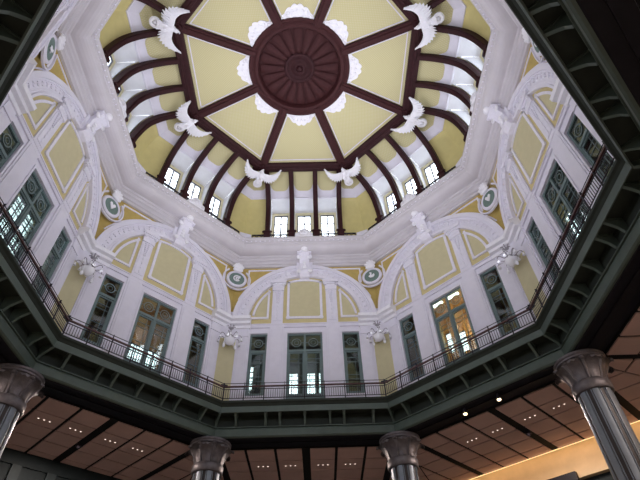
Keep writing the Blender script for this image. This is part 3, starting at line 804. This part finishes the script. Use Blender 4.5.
# ------------------------------------------------------------------ columns
CR = 11.42
def build_column():
    b = (0, CR, -1.6); r = empty('column', b); P = lambda n, mb, m, **k: obj(n, mb, m, r, b, **k)
    s = MB(); s.lathe([(.56, -1.2), (.56, 8.7)], (0, CR, 0), 48); P('shaft', s, 'shaft', smooth=True)
    for i in range(8):
        t0 = 2*PI*i/8; m = MB(); vs = []
        for z in (-1.2, 8.62):
            for j in range(7):
                t = t0-.17+.34*j/6; vs.append(((.595)*math.cos(t), CR+.595*math.sin(t), z))
            for j in range(7):
                t = t0+.17-.34*j/6; vs.append((.55*math.cos(t), CR+.55*math.sin(t), z))
        m.add(vs, [tuple(range(14)), tuple(range(27, 13, -1))]+[(k, (k+1) % 14, (k+1) % 14+14, k+14) for k in range(14)])
        P('steel_strip', m, 'steel')
        for d in (-.25, .25):
            q = MB(); t = t0+d; q.tube([(.57*math.cos(t), CR+.57*math.sin(t), -1.2), (.57*math.cos(t), CR+.57*math.sin(t), 8.62)], .022, 6); P('steel_bead', q, 'steel', smooth=True)
    n_ = MB(); n_.lathe([(.5, 8.5), (.66, 8.52), (.69, 8.56), (.69, 8.84), (.66, 8.88), (.6, 8.9), (.6, 8.98)], (0, CR, 0), 48); P('necking', n_, 'capital', smooth=True)
    c = MB()
    prof = [(.60, 8.88), (.61, 9.05), (.66, 9.25), (.74, 9.45), (.83, 9.6), (.88, 9.68)]
    c.lathe(prof, (0, CR, 0), 96, mod=lambda rr, h, t: (rr*(1-.045*(.5-.5*math.cos(8*t))), h)); P('bell', c, 'capital', smooth=True)
    for i in range(8):
        t0 = 2*PI*i/8+PI/8; l = MB(); pr = [(.60, 8.9, .15), (.63, 9.1, .19), (.70, 9.3, .22), (.82, 9.46, .24), (.96, 9.54, .22), (1.06, 9.50, .17), (1.08, 9.42, .10)]
        vs = []
        for rr, z, w in pr:
            for j in range(5):
                x = -w+2*w*j/4; e = .05*(1-abs(2*j/4-1)); q = (x, rr+e, z+e*.6); vs.append((q[0]*math.cos(t0)+q[1]*math.sin(t0), CR-q[0]*math.sin(t0)+q[1]*math.cos(t0), q[2]))
        kk = len(vs); vs += [(x*.94, CR+(y-CR)*.94, z+.03) for x, y, z in vs]
        fs = [(i2*5+j, i2*5+j+1, (i2+1)*5+j+1, (i2+1)*5+j) for i2 in range(6) for j in range(4)]
        fs += [tuple(k+kk for k in f_[::-1]) for f_ in fs]
        l.add(vs, fs); P('leaf', l, 'capital', smooth=True)
        g = MB(); t1 = 2*PI*i/8; g.tube([(.6*math.sin(t1), CR+.6*math.cos(t1), 8.9), (.65*math.sin(t1), CR+.65*math.cos(t1), 9.2), (.82*math.sin(t1), CR+.82*math.cos(t1), 9.55)], .06, 8, [.05, .07, .1]); g.ball((.84*math.sin(t1), CR+.84*math.cos(t1), 9.6), (.1, .1, .07), 8, 6)
        P('stalk', g, 'capital', smooth=True)
    a = MB(); a.lathe([(.6, 9.6), (.86, 9.64), (.9, 9.68), (.9, 9.74), (.94, 9.78), (.94, 9.86), (0, 9.86)], (0, CR, 0), 48); P('abacus', a, 'capital', smooth=True)
    bs = MB(); bs.lathe([(0, -1.6), (.95, -1.6), (.95, -1.45), (.8, -1.4), (.75, -1.25), (.62, -1.15), (.56, -1.1)], (0, CR, 0), 48); P('base', bs, 'capital', smooth=True)
    return r
cl0 = build_column()
for n, cz in enumerate((-22.5, 22.5, -67.5, 67.5)):
    c = cl0 if n == 0 else copy_tree(cl0); place(c, (0, CR, -1.6), cz)
    tag(c, 'tall steel-clad column with leafy bronze capital below the corner '+CORN[cz], 'column', 'columns carrying the gallery')

# ------------------------------------------------------------------ lower hall: ceiling, walls, floor
CZ = 9.95
OUT = {0: 17.7, 45: 17.5, 90: 17.5, -45: 17.1, -90: 17.1}
cn = 0
for f, ao in OUT.items():
    g = MB(); ai = 11.45
    g.ext([(-ai*T, ai), (ai*T, ai), ((ao+.4)*T, ao+.4), (-(ao+.4)*T, ao+.4)], CZ+.05, CZ+.12, 'z')
    root = obj('ceiling', g, 'gap', None, (0, ai, CZ+.05), f); tag(root, f'lower ceiling of pinkish tiles on the {sd(f)} side', 'ceiling', kind='structure')
    t = MB(); cols = [(.2, 1.40), (1.54, 2.82), (2.96, 4.04), (4.42, 5.66), (5.80, 7.1)]; nr = int((ao-ai)/1.27+.9)
    for s in (-1, 1):
        for c0, c1 in cols:
            for j in range(nr):
                y0 = ai+.06+1.27*j; y1 = min(y0+1.17, ao-.02)
                # clip the tile against the sector boundary |u| < a*T-0.04
                poly = [(c0, y0), (c1, y0), (c1, y1), (c0, y1)]; out = []
                ins = lambda p: p[1]*T-.04-p[0]
                for i in range(4):
                    p, q = poly[i], poly[(i+1) % 4]; dp, dq = ins(p), ins(q)
                    if dp >= 0: out.append(p)
                    if dp*dq < 0: k = dp/(dp-dq); out.append((p[0]+(q[0]-p[0])*k, p[1]+(q[1]-p[1])*k))
                if len(out) >= 3: t.ext([(s*x, y) for x, y in out], CZ, CZ+.05, 'z')
    obj('ceiling_tiles', t, 'tile', root, (0, ai, CZ+.05))
# recessed downlights, three lamps each
db = (0, 13.35, CZ)
d = MB(); d.box(-.36, .36, 13.28, 13.42, CZ-.012, CZ); dl0 = obj('recessed_downlight', d, 'tile', None, db)
for x in (-.24, 0, .24):
    l = MB(); l.lathe([(0, -.016), (.032, -.016), (.04, -.01)], (x, 13.35, CZ), 10); obj('lamp', l, 'down', dl0, db)
first = True
for f in (0, -45, 45, 90, -90):
    for u, nm in ((-2.2, 'far left'), (-.82, 'inner left'), (.82, 'inner right'), (2.2, 'far right')):
        o = dl0 if first else copy_tree(dl0); first = False; place(o, (u, 13.35, CZ), f)
        tag(o, f'{nm} one of four tiny triple downlights in the {sd(f)} tiled ceiling', 'downlight', 'recessed downlights in the tiled ceiling')
# small camera-like fixture on the dark centre strips
for f in (-45, 45):
    m_ = MB(); m_.box(-.13, .13, 14.55, 14.8, CZ-.06, CZ+.03); m_.lathe([(0, -.14), (.07, -.12), (.1, -.06), (.1, 0)], (0, 14.68, CZ-.03), 14)
    o = obj('ceiling_sensor', m_, 'iron', None, (0, 14.6, CZ), f); tag(o, f'small dark sensor on the black centre strip of the {sd(f)} tiled ceiling', 'sensor')
# two lit spotlights under the far right beam
for u, nm in ((-.64, 'left'), (.98, 'right')):
    s = MB(); s.lathe([(.02, .0), (.05, -.02), (.05, -.1), (.09, -.14), (.1, -.26), (.085, -.26)], (u, 10.3, 9.9), 16); o = obj('spotlight', s, 'iron', None, (u, 10.3, 9.9), 45, smooth=True)
    tag(o, f'lit {nm} one of two small spotlights under the far right beam', 'spotlight')
    l = MB(); l.ball((u, 10.3, 9.63), (.085, .085, .06)); obj('bulb', l, 'lamp', o, (u, 10.3, 9.9), smooth=True)
# outer walls of the lower hall
for f in (-45, -90):
    ao = OUT[f]; w = MB(); w.box(-ao*T-.4, ao*T+.4, ao+.02, ao+.3, -1.6, CZ+.1); w.box(-ao*T-.2, ao*T+.2, ao-.06, ao+.02, 9.35, CZ)
    o = obj('wall_lower_'+SIDES[f], w, 'darkwall', None, (0, ao, -1.6), f); tag(o, f'dark slate lower hall wall on the {sd(f)} side', 'wall', kind='structure')
    p = MB()
    for i in range(-4, 5): p.box(i*1.6-.22, i*1.6+.22, ao-.12, ao+.02, -1.6, 9.35)
    obj('pilaster', p, 'slate', o, (0, ao, -1.6))
for f in (135, -135, 180):  # unseen rear walls, added to cut outside light under the gallery
    ao = 17.7; w = MB(); w.box(-ao*T-.4, ao*T+.4, ao+.02, ao+.3, -1.6, CZ+.4); w.ext([(-11.4*T, 11.4), (11.4*T, 11.4), ((ao+.4)*T, ao+.4), (-(ao+.4)*T, ao+.4)], CZ, CZ+.1, 'z')
    o = obj('wall_lower_'+SIDES[f], w, 'room', None, (0, ao, -1.6), f); tag(o, f'unseen lower hall wall added to block daylight on the {sd(f)} side', 'wall', kind='structure')
w = MB(); ao = 17.7; w.box(-ao*T-.3, ao*T+.3, ao+.02, ao+.3, -1.6, CZ+.1); o = obj('wall_lower_far', w, 'darkwall', None, (0, ao, -1.6)); tag(o, 'dark lower hall wall behind the far columns', 'wall', kind='structure')
for f in (45, 90):
    ao = OUT[f]; w = MB(); w.box(-ao*T-.4, ao*T+.4, ao+.12, ao+.3, -1.6, 8.4)
    o = obj('wall_lower_'+SIDES[f], w, 'darkwall', None, (0, ao, -1.6), f); tag(o, f'dark lower hall wall on the {sd(f)} side', 'wall', kind='structure')
    c = MB(); c.ext([(ao+.05, CZ+.15), (ao+.02, 9.2), (ao-.05, 8.85), (ao-.22, 8.55), (ao-.22, 8.4), (ao+.3, 8.4), (ao+.3, CZ+.15)], -ao*T-.4, ao*T+.4, 'u')
    obj('cream_cove', c, 'cream', o, (0, ao, -1.6), smooth=True)
    for i in range(-4, 5): pass
    st = MB(); st.box(-ao*T-.3, ao*T+.3, ao-.06, ao-.02, CZ-.02, CZ+.01); l = obj('light_strip', st, 'strip', None, (0, ao-.13, CZ), f)
    p = rotz((0, ao-.45, CZ-.1), f); area('strip_glow', (p[0], p[1], p[2]+H), [x+(H if k == 2 else 0) for k, x in enumerate(rotz((0, ao+.1, CZ-.75), f))], 13.5, 42, (1.0, .66, .36), .1)
    tag(l, f'warm glowing light strip where tiled ceiling meets cream wall, {sd(f)} side', 'light strip')
sg = MB(); sg.box(-1.6, .6, 17.05, 17.27, 7.6, 8.65); o = obj('sign_board', sg, 'black', None, (-.5, 17.27, 7.6), 45); tag(o, 'black board below the glowing cream wall on the right', 'sign board')
fl = MB(); fl.lathe([(0, 0), (24, 0), (24, -.2), (0, -.2)], (0, 0, -1.6), 48); o = obj('floor', fl, 'floor', None, (0, 0, -1.6)); tag(o, 'stone floor of the hall', 'floor', kind='structure')

# ------------------------------------------------------------------ light
UPL = 185
for cz in CORN:
    p = rotz((0, 9.75, 12.3), cz); area('uplight', (p[0], p[1], p[2]+H), rotz((0, -3.0, 21+H), cz), .8, UPL, (0.90, 0.90, 1.0), None, 115)
for f in SIDES:
    for y in (13.4,): 
        p = rotz((0, y, CZ-.05), f); area('downlight_glow', (p[0], p[1], p[2]+H), (p[0], p[1], 0), 4.5, 420, (1.0, .82, .72), .3)
pl = bpy.data.lights.new('room_lamp', 'POINT'); pl.energy = 160; pl.color = (1, .55, .2); pl.shadow_soft_size = .2
o = bpy.data.objects.new('room_lamp', pl); col.objects.link(o); o.location = rotz((.6, 11.3, 14.4+H), 45)
pl = bpy.data.lights.new('room_lamp', 'POINT'); pl.energy = 25; pl.color = (1, .62, .4); pl.shadow_soft_size = .2
o = bpy.data.objects.new('room_lamp', pl); col.objects.link(o); o.location = rotz((0, 11.3, 14.6+H), -45)

w = bpy.data.worlds.new('World'); sc.world = w; w.use_nodes = True
WN, WL = w.node_tree.nodes, w.node_tree.links     # overcast sky, brighter towards the right hand side of the hall
WN['Background'].inputs[0].default_value = (0.88, 0.93, 1.0, 1)
tc = WN.new('ShaderNodeTexCoord'); sx = WN.new('ShaderNodeSeparateXYZ'); WL.new(tc.outputs['Generated'], sx.inputs[0])
mr = WN.new('ShaderNodeMapRange'); WL.new(sx.outputs['X'], mr.inputs['Value'])
mr.inputs['From Min'].default_value = -1; mr.inputs['From Max'].default_value = 1; mr.inputs['To Min'].default_value = 2.6; mr.inputs['To Max'].default_value = 8
WL.new(mr.outputs['Result'], WN['Background'].inputs[1])

# ------------------------------------------------------------------ camera
cd = bpy.data.cameras.new('camera'); cam = bpy.data.objects.new('camera', cd); col.objects.link(cam); sc.camera = cam
cd.sensor_width = 36; cd.lens = 480.19/640*36; cd.clip_end = 200
pitch, roll, yaw = math.radians(46.8706), math.radians(-2.1746), math.radians(1.2949)
fw = Vector((math.sin(yaw)*math.cos(pitch), math.cos(yaw)*math.cos(pitch), math.sin(pitch)))
r = Vector((math.cos(yaw), -math.sin(yaw), 0)); u = r.cross(fw)
r2 = r*math.cos(roll)+u*math.sin(roll); u2 = -r*math.sin(roll)+u*math.cos(roll)
mw = Matrix((r2, u2, -fw)).transposed().to_4x4(); mw.translation = Vector((0.5357, -11.5271, H)); cam.matrix_world = mw

sc.view_settings.view_transform = 'Standard'; sc.view_settings.look = 'None'; sc.view_settings.exposure = 0.08; sc.view_settings.gamma = 1.0
sc.view_settings.use_curve_mapping = False
